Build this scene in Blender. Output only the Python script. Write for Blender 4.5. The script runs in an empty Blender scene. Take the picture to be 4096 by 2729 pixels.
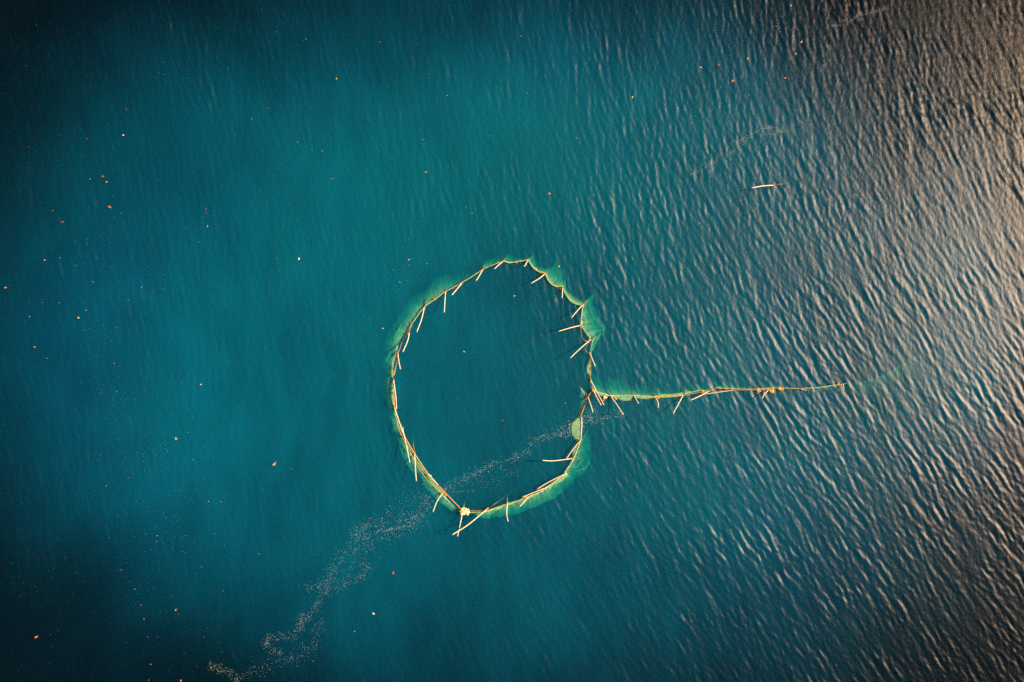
import bpy, bmesh, math, random
import numpy as np
from mathutils import Vector, noise

random.seed(7)
rng = np.random.default_rng(11)
S = bpy.context.scene
C = S.collection

# ------------------------------------------------------------------ camera, sky, sun, exposure
MPP = 0.03            # metres of water per photograph pixel
CAM_H = 82.0
cam_d = bpy.data.cameras.new('camera')
cam_d.sensor_width = 36.0
cam_d.lens = 36.0 * CAM_H / (4096 * MPP)
cam_d.clip_start = 0.5
cam_d.clip_end = 8000
cam = bpy.data.objects.new('camera', cam_d)
cam.location = (0, 0, CAM_H)
C.objects.link(cam)
S.camera = cam

SUN_EL, SUN_AZ = 34.0, 8.0        # degrees; azimuth measured from +X
w = bpy.data.worlds.new('World')
S.world = w
w.use_nodes = True
wn = w.node_tree
sky = wn.nodes.new('ShaderNodeTexSky')
sky.sky_type = 'NISHITA'
sky.sun_disc = False
sky.sun_elevation = math.radians(SUN_EL)
sky.sun_rotation = math.radians(90 - SUN_AZ)
sky.dust_density = 4.0
# warm evening cast of the whole sky
tint = wn.nodes.new('ShaderNodeVectorMath')
tint.operation = 'MULTIPLY'
tint.inputs[1].default_value = (1.12, 0.86, 0.66)
wn.links.new(sky.outputs[0], tint.inputs[0])
wn.links.new(tint.outputs[0], wn.nodes['Background'].inputs[0])
wn.nodes['Background'].inputs[1].default_value = 0.05

sd = bpy.data.lights.new('sun', 'SUN')
sd.energy = 5.0
sd.angle = math.radians(0.5)
sd.color = (1.0, 0.68, 0.43)
sun = bpy.data.objects.new('sun', sd)
el, az = math.radians(SUN_EL), math.radians(SUN_AZ)
sdir = Vector((math.cos(el) * math.cos(az), math.cos(el) * math.sin(az), math.sin(el)))
sun.rotation_euler = sdir.to_track_quat('Z', 'Y').to_euler()
sun.location = sdir * 200
C.objects.link(sun)

S.view_settings.view_transform = 'Standard'
S.view_settings.look = 'None'
S.view_settings.exposure = 0.9
S.view_settings.gamma = 1
S.view_settings.use_curve_mapping = False
S.render.engine = 'CYCLES'
S.cycles.max_bounces = 10
S.cycles.transparent_max_bounces = 16
S.cycles.volume_bounces = 1
S.cycles.use_denoising = False


# ------------------------------------------------------------------ helpers
def P(x, y, z=0.0):
    """photograph pixel -> world point at height z"""
    k = MPP * (CAM_H - z) / CAM_H
    return Vector(((x - 2048) * k, (1364.5 - y) * k, z))


def tag(o, label=None, cat=None, group=None, kind=None):
    if label: o['label'] = label
    if cat: o['category'] = cat
    if group: o['group'] = group
    if kind: o['kind'] = kind
    return o


def link(name, me, mat=None, parent=None):
    o = bpy.data.objects.new(name, me)
    if mat is not None and not me.materials:
        me.materials.append(mat)
    C.objects.link(o)
    if parent:
        o.parent = parent
        o.matrix_parent_inverse.identity()
        o.location = -parent.location
    return o


def empty(name, loc):
    o = bpy.data.objects.new(name, None)
    o.empty_display_size = 0.3
    o.location = loc
    C.objects.link(o)
    return o


class MB:
    """collects vertices and faces in world space, makes one mesh"""
    def __init__(self):
        self.v, self.f = [], []

    def tube(self, pts, rad, n=7, cap=True):
        base = len(self.v)
        N = len(pts)
        up = Vector((0, 0, 1))
        for i, p in enumerate(pts):
            t = (pts[min(i + 1, N - 1)] - pts[max(i - 1, 0)])
            t = t.normalized() if t.length > 1e-9 else Vector((1, 0, 0))
            a = t.cross(up)
            if a.length < 1e-3: a = t.cross(Vector((1, 0, 0)))
            a.normalize()
            b = t.cross(a).normalized()
            r = rad[i] if hasattr(rad, '__len__') else rad
            for k in range(n):
                th = 2 * math.pi * k / n
                self.v.append(p + a * (r * math.cos(th)) + b * (r * math.sin(th)))
        for i in range(N - 1):
            for k in range(n):
                k2 = (k + 1) % n
                self.f.append((base + i * n + k, base + i * n + k2, base + (i + 1) * n + k2, base + (i + 1) * n + k))
        if cap:
            self.f.append(tuple(base + k for k in range(n))[::-1])
            self.f.append(tuple(base + (N - 1) * n + k for k in range(n)))
        return self

    def lump(self, c, rx, ry, rz, rough=0.3, seed=0, sub=1):
        bm = bmesh.new()
        bmesh.ops.create_icosphere(bm, subdivisions=sub, radius=1)
        base = len(self.v)
        bm.verts.ensure_lookup_table()
        ang = seed * 1.7
        ca, sa = math.cos(ang), math.sin(ang)
        for vv in bm.verts:
            q = vv.co
            s = 1 + rough * noise.noise(q * 1.9 + Vector((seed * 3.1, seed * 1.3, 5)))*1.6
            x, y, z = q.x * rx * s, q.y * ry * s, q.z * rz * s
            self.v.append(Vector((c[0] + x * ca - y * sa, c[1] + x * sa + y * ca, c[2] + z)))
        for ff in bm.faces:
            self.f.append(tuple(base + q.index for q in ff.verts))
        bm.free()
        return self

    def build(self, name, mat, parent=None, smooth=True):
        me = bpy.data.meshes.new(name)
        me.from_pydata([tuple(q) for q in self.v], [], self.f)
        me.update()
        if smooth:
            me.polygons.foreach_set('use_smooth', [True] * len(me.polygons))
        return link(name, me, mat, parent)


def resample(pts, n):
    """resample a polyline (2 or 3 tuples) to n points with a Catmull-Rom curve"""
    p = [np.array(q, float) for q in pts]
    if len(p) == 2:
        return [p[0] + (p[1] - p[0]) * t for t in np.linspace(0, 1, n)]
    L = [0]
    for a, b in zip(p, p[1:]): L.append(L[-1] + np.linalg.norm(b - a))
    out = []
    for s in np.linspace(0, L[-1], n):
        i = max(0, min(len(p) - 2, int(np.searchsorted(L, s, side='right')) - 1))
        t = (s - L[i]) / max(1e-9, L[i + 1] - L[i])
        p1, p2 = p[i], p[i + 1]
        p0 = p[i - 1] if i > 0 else 2 * p1 - p2
        p3 = p[i + 2] if i + 2 < len(p) else 2 * p2 - p1
        out.append(0.5 * (2 * p1 + (p2 - p0) * t + (2 * p0 - 5 * p1 + 4 * p2 - p3) * t * t + (3 * p1 - p0 - 3 * p2 + p3) * t ** 3))
    return out


# ------------------------------------------------------------------ materials
def mat(name):
    m = bpy.data.materials.new(name)
    m.use_nodes = True
    nt = m.node_tree
    for q in list(nt.nodes): nt.nodes.remove(q)
    out = nt.nodes.new('ShaderNodeOutputMaterial')
    return m, nt, out


def N(nt, kind, **kw):
    q = nt.nodes.new(kind)
    for k, v in kw.items():
        if k.startswith('i_'):
            q.inputs[k[2:].replace('_', ' ')].default_value = v
        else:
            setattr(q, k, v)
    return q


def simple(name, col, col2=None, rough=0.6, scale=8.0, bump=0.2, spec=0.3):
    m, nt, out = mat(name)
    b = N(nt, 'ShaderNodeBsdfPrincipled')
    b.inputs['Roughness'].default_value = rough
    b.inputs['Specular IOR Level'].default_value = spec
    tc = N(nt, 'ShaderNodeTexCoord')
    no = N(nt, 'ShaderNodeTexNoise')
    no.inputs['Scale'].default_value = scale
    no.inputs['Detail'].default_value = 5
    nt.links.new(tc.outputs['Object'], no.inputs['Vector'])
    r = N(nt, 'ShaderNodeValToRGB')
    r.color_ramp.elements[0].position = 0.35
    r.color_ramp.elements[1].position = 0.65
    r.color_ramp.elements[0].color = (*col, 1)
    r.color_ramp.elements[1].color = (*(col2 or col), 1)
    nt.links.new(no.outputs['Fac'], r.inputs['Fac'])
    nt.links.new(r.outputs['Color'], b.inputs['Base Color'])
    bp = N(nt, 'ShaderNodeBump')
    bp.inputs['Strength'].default_value = bump
    bp.inputs['Distance'].default_value = 0.02
    nt.links.new(no.outputs['Fac'], bp.inputs['Height'])
    nt.links.new(bp.outputs['Normal'], b.inputs['Normal'])
    nt.links.new(b.outputs[0], out.inputs['Surface'])
    return m


M_bamboo = simple('pale_bamboo', (0.80, 0.72, 0.58), (0.72, 0.60, 0.44), 0.5, 3.0)
M_wet = simple('wet_algae_bamboo', (0.12, 0.11, 0.035), (0.28, 0.25, 0.09), 0.6, 6.0)
M_rail = simple('orange_brown_bamboo', (0.58, 0.24, 0.07), (0.74, 0.42, 0.16), 0.5, 4.0)
M_rope = simple('cream_rope', (0.72, 0.70, 0.26), (0.56, 0.54, 0.16), 0.8, 20.0)
M_thin = simple('brown_rope', (0.42, 0.24, 0.10), (0.55, 0.38, 0.2), 0.8, 20.0)
M_rust = simple('rust_weed', (0.30, 0.055, 0.01), (0.58, 0.20, 0.02), 0.7, 9.0, 0.6)
M_orange = simple('orange_weed', (0.72, 0.27, 0.02), (0.85, 0.50, 0.05), 0.7, 9.0, 0.6)
M_white = simple('white_foam_plastic', (0.86, 0.82, 0.66), (0.80, 0.76, 0.60), 0.5, 6.0, 0.3)
M_yellow = simple('yellow_foam_plastic', (0.86, 0.66, 0.08), (0.82, 0.74, 0.30), 0.5, 6.0, 0.3)
M_tan = simple('tan_leaf', (0.62, 0.44, 0.22), (0.40, 0.24, 0.10), 0.7, 10.0, 0.4)
M_leaf_or = simple('orange_leaf', (0.80, 0.30, 0.05), (0.62, 0.20, 0.03), 0.6, 10.0, 0.4)
M_leaf_ru = simple('rust_leaf', (0.42, 0.09, 0.02), (0.60, 0.20, 0.05), 0.6, 10.0, 0.4)
M_leaf_ye = simple('yellow_leaf', (0.82, 0.60, 0.12), (0.75, 0.48, 0.10), 0.6, 10.0, 0.4)
M_leaf_pa = simple('pale_leaf', (0.80, 0.70, 0.55), (0.7, 0.55, 0.45), 0.6, 10.0, 0.4)
M_foam = simple('sea_foam', (0.72, 0.84, 0.90), (0.66, 0.78, 0.84), 0.8, 10.0, 0.2)
M_slick = simple('thin_foam_film', (0.50, 0.58, 0.64), (0.42, 0.52, 0.58), 0.8, 10.0, 0.2)


def net_material(name, col, cover):
    m, nt, out = mat(name)
    uv = N(nt, 'ShaderNodeUVMap')
    uv.uv_map = 'uv'
    mp = N(nt, 'ShaderNodeMapping')
    mp.inputs['Scale'].default_value = (2.2, 0.35, 1)
    no = N(nt, 'ShaderNodeTexNoise')
    no.inputs['Scale'].default_value = 1.6
    no.inputs['Detail'].default_value = 6
    no.inputs['Distortion'].default_value = 0.8
    nt.links.new(uv.outputs[0], mp.inputs[0])
    nt.links.new(mp.outputs[0], no.inputs['Vector'])
    no2 = N(nt, 'ShaderNodeTexNoise')
    no2.inputs['Scale'].default_value = 14
    no2.inputs['Detail'].default_value = 3
    nt.links.new(uv.outputs[0], no2.inputs['Vector'])
    mr = N(nt, 'ShaderNodeMapRange')
    mr.inputs['From Min'].default_value = 0.32
    mr.inputs['From Max'].default_value = 0.70
    mr.inputs['To Min'].default_value = cover[0]
    mr.inputs['To Max'].default_value = cover[1]
    nt.links.new(no.outputs['Fac'], mr.inputs['Value'])
    m2 = N(nt, 'ShaderNodeMath', operation='MULTIPLY')
    mr2 = N(nt, 'ShaderNodeMapRange')
    mr2.inputs['From Min'].default_value = 0.3
    mr2.inputs['From Max'].default_value = 0.7
    mr2.inputs['To Min'].default_value = 0.75
    mr2.inputs['To Max'].default_value = 1.15
    nt.links.new(no2.outputs['Fac'], mr2.inputs['Value'])
    nt.links.new(mr.outputs[0], m2.inputs[0])
    nt.links.new(mr2.outputs[0], m2.inputs[1])
    # the net thins out towards its free lower edge (v = 1)
    sx = N(nt, 'ShaderNodeAttribute')
    sx.attribute_name = 'thin'
    m3 = N(nt, 'ShaderNodeMath', operation='MULTIPLY')
    nt.links.new(m2.outputs[0], m3.inputs[0])
    nt.links.new(sx.outputs['Fac'], m3.inputs[1])
    tr = N(nt, 'ShaderNodeBsdfTransparent')
    df = N(nt, 'ShaderNodeBsdfDiffuse')
    df.inputs['Color'].default_value = (*col, 1)
    tl = N(nt, 'ShaderNodeBsdfTranslucent')
    tl.inputs['Color'].default_value = (*col, 1)
    # netting is round twine, lit alike from every side: shade it by the up direction, not by the sheet's tilt
    up = N(nt, 'ShaderNodeCombineXYZ')
    up.inputs[2].default_value = 1.0
    nt.links.new(up.outputs[0], df.inputs['Normal'])
    mx = N(nt, 'ShaderNodeMixShader')
    mx.inputs[0].default_value = 0.25
    nt.links.new(df.outputs[0], mx.inputs[1])
    nt.links.new(tl.outputs[0], mx.inputs[2])
    mx2 = N(nt, 'ShaderNodeMixShader')
    nt.links.new(m3.outputs[0], mx2.inputs[0])
    nt.links.new(tr.outputs[0], mx2.inputs[1])
    nt.links.new(mx.outputs[0], mx2.inputs[2])
    nt.links.new(mx2.outputs[0], out.inputs['Surface'])
    return m


M_net = net_material('green_netting', (0.36, 0.95, 0.54), (0.42, 1.15))
M_net_dry = net_material('green_netting_lifted', (0.40, 0.76, 0.40), (0.40, 0.85))


# ------------------------------------------------------------------ water surface (sea waves as geometry)
GX, GY, DX = 140.0, 98.0, 0.14
nx, ny = int(GX / DX) + 1, int(GY / DX) + 1
xs = (np.arange(nx) - (nx - 1) / 2) * DX
ys = (np.arange(ny) - (ny - 1) / 2) * DX
XX, YY = np.meshgrid(xs, ys)          # [ny, nx]
kx = np.fft.fftfreq(nx, DX) * 2 * np.pi
ky = np.fft.fftfreq(ny, DX) * 2 * np.pi
KX, KY = np.meshgrid(kx, ky)
KK = np.hypot(KX, KY) + 1e-6
KT = np.arctan2(KY, KX)


def field(lam, sig, deg, spread, slope):
    k0 = 2 * np.pi / lam
    amp = np.exp(-0.5 * (np.log(KK / k0) / sig) ** 2) / KK
    d = np.angle(np.exp(2j * (KT - math.radians(deg)))) / 2
    amp *= np.exp(-0.5 * (d / math.radians(spread)) ** 2)
    amp[0, 0] = 0
    wn_ = np.fft.fft2(rng.standard_normal((ny, nx)))
    h = np.fft.ifft2(wn_ * amp).real
    gy, gx = np.gradient(h, DX)
    return h * (slope / np.sqrt((gx ** 2 + gy ** 2).mean()))


def smooth(a, b, v):
    t = np.clip((v - a) / (b - a), 0, 1)
    return t * t * (3 - 2 * t)


def waves(deg):
    return (field(1.0, 0.46, deg, 16, 0.096) + field(0.55, 0.35, deg + 5, 32, 0.046)
            + field(2.6, 0.4, deg - 5, 24, 0.026) + field(1.0, 0.4, deg + 55, 30, 0.018))


turn = smooth(-20, 34, XX * 0.8 - YY * 0.6)
HA, HB = waves(11), waves(31)
gust = field(22, 0.5, 60, 90, 1.0)
gust = gust / gust.std()
patch = field(8, 0.5, 70, 60, 1.0)
patch = patch / patch.std()
H = HA * np.sqrt(1 - turn) + HB * np.sqrt(turn)
amp = 0.50 + 0.66 * smooth(-9, 32, XX + 0.25 * YY) + 0.55 * smooth(-20, -46, XX - 0.4 * YY + 6)
amp *= np.clip(1 + 0.18 * gust + 0.17 * patch, 0.45, 1.6)
# calmer water inside the net ring, and a glassy slick drifting in the upper right
ringx, ringy = (1970 - 2048) * MPP, (1364.5 - 1525) * MPP
rr = np.hypot((XX - ringx) / 11.5, (YY - ringy) / 14.5)
amp *= 0.62 + 0.38 * smooth(0.75, 1.1, rr)
H = H * amp
H = H + 0.9 * (H ** 2 - (H ** 2).mean())      # sharper crests, flatter troughs
edge = np.minimum(np.minimum(XX - xs[0], xs[-1] - XX), np.minimum(YY - ys[0], ys[-1] - YY))
H *= smooth(0, 4, edge)


def wz(x, y):
    i = min(max(int(round((x - xs[0]) / DX)), 0), nx - 1)
    j = min(max(int(round((y - ys[0]) / DX)), 0), ny - 1)
    return float(H[j, i])


# full sheet: dense in view, stretching to the horizon outside it
far = np.array([1800., 900., 450., 240., 140., 100.])
ax = np.concatenate([-(far[:-1] + 0), xs, (far[:-1])[::-1]])
ay = np.concatenate([-(far + 0), ys, far[::-1]])
AX, AY = np.meshgrid(ax, ay)
AZ = np.zeros_like(AX)
ox, oy = len(far) - 1, len(far)
AZ[oy:oy + ny, ox:ox + nx] = H
nX, nY = len(ax), len(ay)
BED = -11.0
verts = np.stack([AX, AY, AZ], -1).reshape(-1, 3)
idx = np.arange(nX * nY).reshape(nY, nX)
quads = np.stack([idx[:-1, :-1], idx[:-1, 1:], idx[1:, 1:], idx[1:, :-1]], -1).reshape(-1, 4)
per = np.concatenate([idx[0, :-1], idx[:-1, -1], idx[-1, :0:-1], idx[:0:-1, 0]])
nb = len(per)
bot = verts[per].copy()
bot[:, 2] = BED - 2
verts = np.concatenate([verts, bot])
b0 = nX * nY
pn = np.roll(np.arange(nb), -1)
walls = np.stack([per, b0 + np.arange(nb), b0 + pn, per[pn]], -1)
quads = np.concatenate([quads, walls])
nq = len(quads)
me = bpy.data.meshes.new('water')
me.vertices.add(len(verts))
me.vertices.foreach_set('co', verts.astype(np.float32).ravel())
loops = np.concatenate([quads.ravel(), (b0 + np.arange(nb))[::-1]])
me.loops.add(len(loops))
me.loops.foreach_set('vertex_index', loops.astype(np.int32))
me.polygons.add(nq + 1)
starts = np.concatenate([np.arange(nq) * 4, [nq * 4]])
me.polygons.foreach_set('loop_start', starts.astype(np.int32))
sm = np.ones(nq + 1, bool)
sm[nq - nb:] = False
me.polygons.foreach_set('use_smooth', sm)
me.update(calc_edges=True)
me.validate()

m, nt, out = mat('sea_water')
geo = N(nt, 'ShaderNodeNewGeometry')
# fine wind ripples
mp = N(nt, 'ShaderNodeMapping')
mp.inputs['Rotation'].default_value = (0, 0, math.radians(-24))
mp.inputs['Scale'].default_value = (2.4, 1.0, 1)
no = N(nt, 'ShaderNodeTexNoise')
no.inputs['Scale'].default_value = 1.0
no.inputs['Detail'].default_value = 6
no.inputs['Roughness'].default_value = 0.62
nt.links.new(geo.outputs['Position'], mp.inputs[0])
nt.links.new(mp.outputs[0], no.inputs['Vector'])
bp = N(nt, 'ShaderNodeBump')
bp.inputs['Strength'].default_value = 1.0
bp.inputs['Distance'].default_value = 0.04
nt.links.new(no.outputs['Fac'], bp.inputs['Height'])
# Fresnel reflectance of water (Schlick), the same from above and from below since no refraction is modelled
dt = N(nt, 'ShaderNodeVectorMath', operation='DOT_PRODUCT')
nt.links.new(bp.outputs['Normal'], dt.inputs[0])
nt.links.new(geo.outputs['Incoming'], dt.inputs[1])
ab = N(nt, 'ShaderNodeMath', operation='ABSOLUTE')
nt.links.new(dt.outputs['Value'], ab.inputs[0])
om = N(nt, 'ShaderNodeMath', operation='SUBTRACT', use_clamp=True)
om.inputs[0].default_value = 1.0
nt.links.new(ab.outputs[0], om.inputs[1])
pw = N(nt, 'ShaderNodeMath', operation='POWER')
nt.links.new(om.outputs[0], pw.inputs[0])
pw.inputs[1].default_value = 5.0
fr = N(nt, 'ShaderNodeMath', operation='MULTIPLY_ADD')
nt.links.new(pw.outputs[0], fr.inputs[0])
fr.inputs[1].default_value = 0.98
fr.inputs[2].default_value = 0.021
gl = N(nt, 'ShaderNodeBsdfGlossy')
gl.distribution = 'BECKMANN'
gl.inputs['Roughness'].default_value = 0.42
gl.inputs['Color'].default_value = (1, 1, 1, 1)
nt.links.new(bp.outputs['Normal'], gl.inputs['Normal'])
tr = N(nt, 'ShaderNodeBsdfTransparent')
mx = N(nt, 'ShaderNodeMixShader')
nt.links.new(fr.outputs[0], mx.inputs[0])
nt.links.new(tr.outputs[0], mx.inputs[1])
nt.links.new(gl.outputs[0], mx.inputs[2])
nt.links.new(mx.outputs[0], out.inputs['Surface'])


# the body of the water: dissolved colour absorbs, suspended silt scatters; the silt map joins drifting plumes with a painted corner vignette
def blob(cx, cy, rx, ry, r0, r1, lo, hi, distort=None):
    q = N(nt, 'ShaderNodeMapping')
    c = P(cx, cy)
    q.vector_type = 'POINT'
    q.inputs['Location'].default_value = (-c.x / (rx * MPP), -c.y / (ry * MPP), 0)
    q.inputs['Scale'].default_value = (1 / (rx * MPP), 1 / (ry * MPP), 0)
    nt.links.new(wpos.outputs[0], q.inputs[0])
    ln = N(nt, 'ShaderNodeVectorMath', operation='LENGTH')
    nt.links.new(q.outputs[0], ln.inputs[0])
    r = N(nt, 'ShaderNodeMapRange')
    r.interpolation_type = 'SMOOTHSTEP'
    r.inputs['From Min'].default_value = r0
    r.inputs['From Max'].default_value = r1
    r.inputs['To Min'].default_value = hi
    r.inputs['To Max'].default_value = lo
    nt.links.new(ln.outputs['Value'], r.inputs['Value'])
    return r.outputs[0]


def mth(op, a, b):
    q = N(nt, 'ShaderNodeMath', operation=op)
    for i, v in enumerate((a, b)):
        if isinstance(v, (int, float)): q.inputs[i].default_value = v
        else: nt.links.new(v, q.inputs[i])
    return q.outputs[0]


wob = N(nt, 'ShaderNodeTexNoise')
wob.inputs['Scale'].default_value = 0.045
wob.inputs['Detail'].default_value = 2
nt.links.new(geo.outputs['Position'], wob.inputs['Vector'])
wsub = N(nt, 'ShaderNodeVectorMath', operation='SUBTRACT')
nt.links.new(wob.outputs['Color'], wsub.inputs[0])
wsub.inputs[1].default_value = (0.5, 0.5, 0.5)
wscl = N(nt, 'ShaderNodeVectorMath', operation='SCALE')
nt.links.new(wsub.outputs[0], wscl.inputs[0])
wscl.inputs['Scale'].default_value = 14.0
wpos = N(nt, 'ShaderNodeVectorMath', operation='ADD')
nt.links.new(geo.outputs['Position'], wpos.inputs[0])
nt.links.new(wscl.outputs[0], wpos.inputs[1])

base = blob(2080, 1350, 2700, 1850, 0.22, 1.0, 0.015, 0.54)  # painted vignette: scatter falls off radially so the corners go dark
b1 = blob(2300, 560, 1150, 620, 0.0, 1.0, 0.0, 0.52)
b2 = blob(1500, 740, 850, 560, 0.0, 1.0, 0.0, 0.27)
b3 = blob(2850, 1750, 900, 700, 0.0, 1.0, 0.0, 0.22)
b4 = blob(640, 1850, 420, 560, 0.0, 1.0, 0.0, 0.20)
b5 = blob(1960, 1480, 520, 620, 0.3, 1.0, 0.0, 0.10)
b6 = blob(3900, 1300, 430, 950, 0.0, 1.0, 0.0, 0.24)
base = mth('ADD', base, b6)
silt_vignette = mth('ADD', mth('ADD', mth('ADD', base, b1), mth('ADD', b2, b3)), b4)
silt_vignette = mth('SUBTRACT', silt_vignette, b5)
pn_ = N(nt, 'ShaderNodeTexNoise')
pn_.inputs['Scale'].default_value = 0.06
pn_.inputs['Detail'].default_value = 2.5
nt.links.new(geo.outputs['Position'], pn_.inputs['Vector'])
pr = N(nt, 'ShaderNodeMapRange')
pr.inputs['From Min'].default_value = 0.3
pr.inputs['From Max'].default_value = 0.7
pr.inputs['To Min'].default_value = 0.70
pr.inputs['To Max'].default_value = 1.26
nt.links.new(pn_.outputs['Fac'], pr.inputs['Value'])
silt_vignette = mth('MULTIPLY', silt_vignette, pr.outputs[0])
# thin wisps drawn out by the current
wm = N(nt, 'ShaderNodeMapping')
wm.inputs['Rotation'].default_value = (0, 0, math.radians(-12))
wm.inputs['Scale'].default_value = (0.42, 0.13, 0.1)
nt.links.new(wpos.outputs[0], wm.inputs[0])
wi = N(nt, 'ShaderNodeTexNoise')
wi.inputs['Scale'].default_value = 1.0
wi.inputs['Detail'].default_value = 3
nt.links.new(wm.outputs[0], wi.inputs['Vector'])
wr = N(nt, 'ShaderNodeMapRange')
wr.inputs['From Min'].default_value = 0.3
wr.inputs['From Max'].default_value = 0.7
wr.inputs['To Min'].default_value = 0.80
wr.inputs['To Max'].default_value = 1.20
nt.links.new(wi.outputs['Fac'], wr.inputs['Value'])
silt_vignette = mth('MULTIPLY', silt_vignette, wr.outputs[0])
SCAT = N(nt, 'ShaderNodeVolumeScatter')
blu = mth('ADD', blob(450, 1650, 1500, 1500, 0.0, 1.0, 0.0, 0.6), mth('MULTIPLY', mth('SUBTRACT', wob.outputs['Fac'], 0.5), 1.6))
hue = N(nt, 'ShaderNodeMix', data_type='RGBA')
hue.inputs['A'].default_value = (0.04, 0.75, 1.0, 1)
hue.inputs['B'].default_value = (0.04, 0.64, 1.0, 1)
nt.links.new(blu, hue.inputs['Factor'])
nt.links.new(hue.outputs['Result'], SCAT.inputs['Color'])
SCAT.inputs['Anisotropy'].default_value = -0.35
nt.links.new(mth('MULTIPLY', mth('POWER', silt_vignette, 1.35), 0.37), SCAT.inputs['Density'])
ABS = N(nt, 'ShaderNodeVolumeAbsorption')
ABS.inputs['Color'].default_value = (0.0, 0.90, 0.950, 1)
ABS.inputs['Density'].default_value = 2.0
# silt close under the surface: plumes and painted vignette together turn the top of the water partly opaque, so ripples shade it
top = N(nt, 'ShaderNodeBsdfDiffuse')
hue2 = N(nt, 'ShaderNodeMix', data_type='RGBA')
hue2.inputs['A'].default_value = (0.0, 0.104, 0.192, 1)
hue2.inputs['B'].default_value = (0.0, 0.082, 0.215, 1)
nt.links.new(blu, hue2.inputs['Factor'])
nt.links.new(hue2.outputs['Result'], top.inputs['Color'])
nt.links.new(bp.outputs['Normal'], top.inputs['Normal'])
body = N(nt, 'ShaderNodeMixShader')
cl = N(nt, 'ShaderNodeMath', operation='MULTIPLY', use_clamp=True)
nt.links.new(mth('POWER', silt_vignette, 0.6), cl.inputs[0])
cl.inputs[1].default_value = 0.47
nt.links.new(cl.outputs[0], body.inputs[0])
nt.links.new(tr.outputs[0], body.inputs[1])
nt.links.new(top.outputs[0], body.inputs[2])
nt.links.new(body.outputs[0], mx.inputs[1])
av = N(nt, 'ShaderNodeAddShader')
nt.links.new(SCAT.outputs[0], av.inputs[0])
nt.links.new(ABS.outputs[0], av.inputs[1])
nt.links.new(av.outputs[0], out.inputs['Volume'])
water = link('water', me, m)
tag(water, kind='structure')

# ------------------------------------------------------------------ seabed
gb = 90
bx = np.linspace(-1, 1, gb)
bxx = np.sign(bx) * (np.abs(bx) ** 2.2) * 1790
v, f = [], []
for j in range(gb):
    for i in range(gb):
        q = Vector((bxx[i] * 0.06, bxx[j] * 0.06, 0))
        v.append((bxx[i], bxx[j], BED + 0.8 * noise.noise(q)))
for j in range(gb - 1):
    for i in range(gb - 1):
        a = j * gb + i
        f.append((a, a + 1, a + gb + 1, a + gb))
mb = MB()
mb.v, mb.f = v, f
bed = mb.build('seabed', simple('dark_silt', (0.05, 0.05, 0.035), (0.09, 0.08, 0.06), 0.9, 0.05))
tag(bed, kind='structure')


# ------------------------------------------------------------------ bamboo poles
def lumps(mbx, c, rpx, n, seed, flat=0.6, stretch=1.0, ang=0.0):
    r = random.Random(seed)
    R = rpx * MPP
    for k in range(n):
        a, d = r.uniform(0, 6.28), R * 0.75 * math.sqrt(r.random())
        dx, dy = d * math.cos(a) * stretch, d * math.sin(a) / stretch
        x = c[0] + dx * math.cos(ang) - dy * math.sin(ang)
        y = c[1] + dx * math.sin(ang) + dy * math.cos(ang)
        s = R * r.uniform(0.28, 0.55)
        mbx.lump((x, y, c[2] + r.uniform(-0.2, 0.5) * s), s * r.uniform(0.8, 1.4), s * r.uniform(0.6, 1.0), s * flat, 0.45, seed + k * 1.31)


def pole(knot, top, under, label, mid=None, rad=0.056, height=None, knot_col=None, kr=4.0, group='bamboo stakes of the net ring', zk=0.12):
    """stake driven into the bed: dry shaft above the knot, wet foot below it, lashing and weed at the knot"""
    L = math.hypot(top[0] - knot[0], top[1] - knot[1]) * MPP
    h = height if height is not None else min(1.3, 0.25 + 0.26 * L)
    k3, t3 = P(*knot, zk), P(*top, zk + h)
    root = empty('bamboo_pole', k3)
    tag(root, label, 'bamboo pole', group)
    pts = [tuple(k3), tuple(t3)]
    if mid:
        pts.insert(1, tuple(P(*mid, zk + h * 0.55)))
    ns = max(8, int(L / 0.16))
    pl = [Vector(q) for q in resample(pts, ns)]
    if not mid:      # natural slight bow
        sd_ = sum(map(ord, label)) % 7 - 3
        side = (pl[-1] - pl[0]).cross(Vector((0, 0, 1))).normalized()
        for i, q in enumerate(pl):
            t = i / (ns - 1)
            pl[i] = q + side * (0.010 * sd_ * L * t * (1 - t) * 2)
    rd = []
    for i in range(ns):
        t = i / (ns - 1)
        rd.append(rad * (1.05 - 0.18 * t) * (1.13 if i % 3 == 1 else 1.0))
    MB().tube(pl, rd, 8).build('shaft', M_bamboo, root)
    # wet foot down to the bed
    if under is not None:
        u3 = P(*under, -1.2)
        d = (u3 - k3)
        b3 = k3 + Vector((d.x * 3.4, d.y * 3.4, BED + 0.2 - zk))
        bl = [Vector(q) for q in resample([tuple(k3), tuple(u3), tuple(b3)], 12)]
        MB().tube(bl, [rad * 0.85] * 12, 6).build('wet_foot', M_wet, root)
    # lashing: three turns of cord round the shaft at the knot
    mbx = MB()
    dirv = (pl[1] - pl[0]).normalized()
    a = dirv.cross(Vector((0, 0, 1)))
    a = a.normalized() if a.length > 1e-4 else Vector((1, 0, 0))
    b = dirv.cross(a)
    coil = []
    for i in range(34):
        th = i / 33 * 6.283 * 3.4
        coil.append(k3 + dirv * (0.02 + 0.20 * i / 33) + (a * math.cos(th) + b * math.sin(th)) * (rad * 1.25))
    mbx.tube(coil, 0.022, 5).build('lashing', M_rail, root)
    if knot_col:
        q = MB()
        lumps(q, (k3.x, k3.y, 0.10), kr, 7, sum(map(ord, label)) % 1000)
        q.build('weed_tuft', knot_col, root)
    return root


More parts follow.
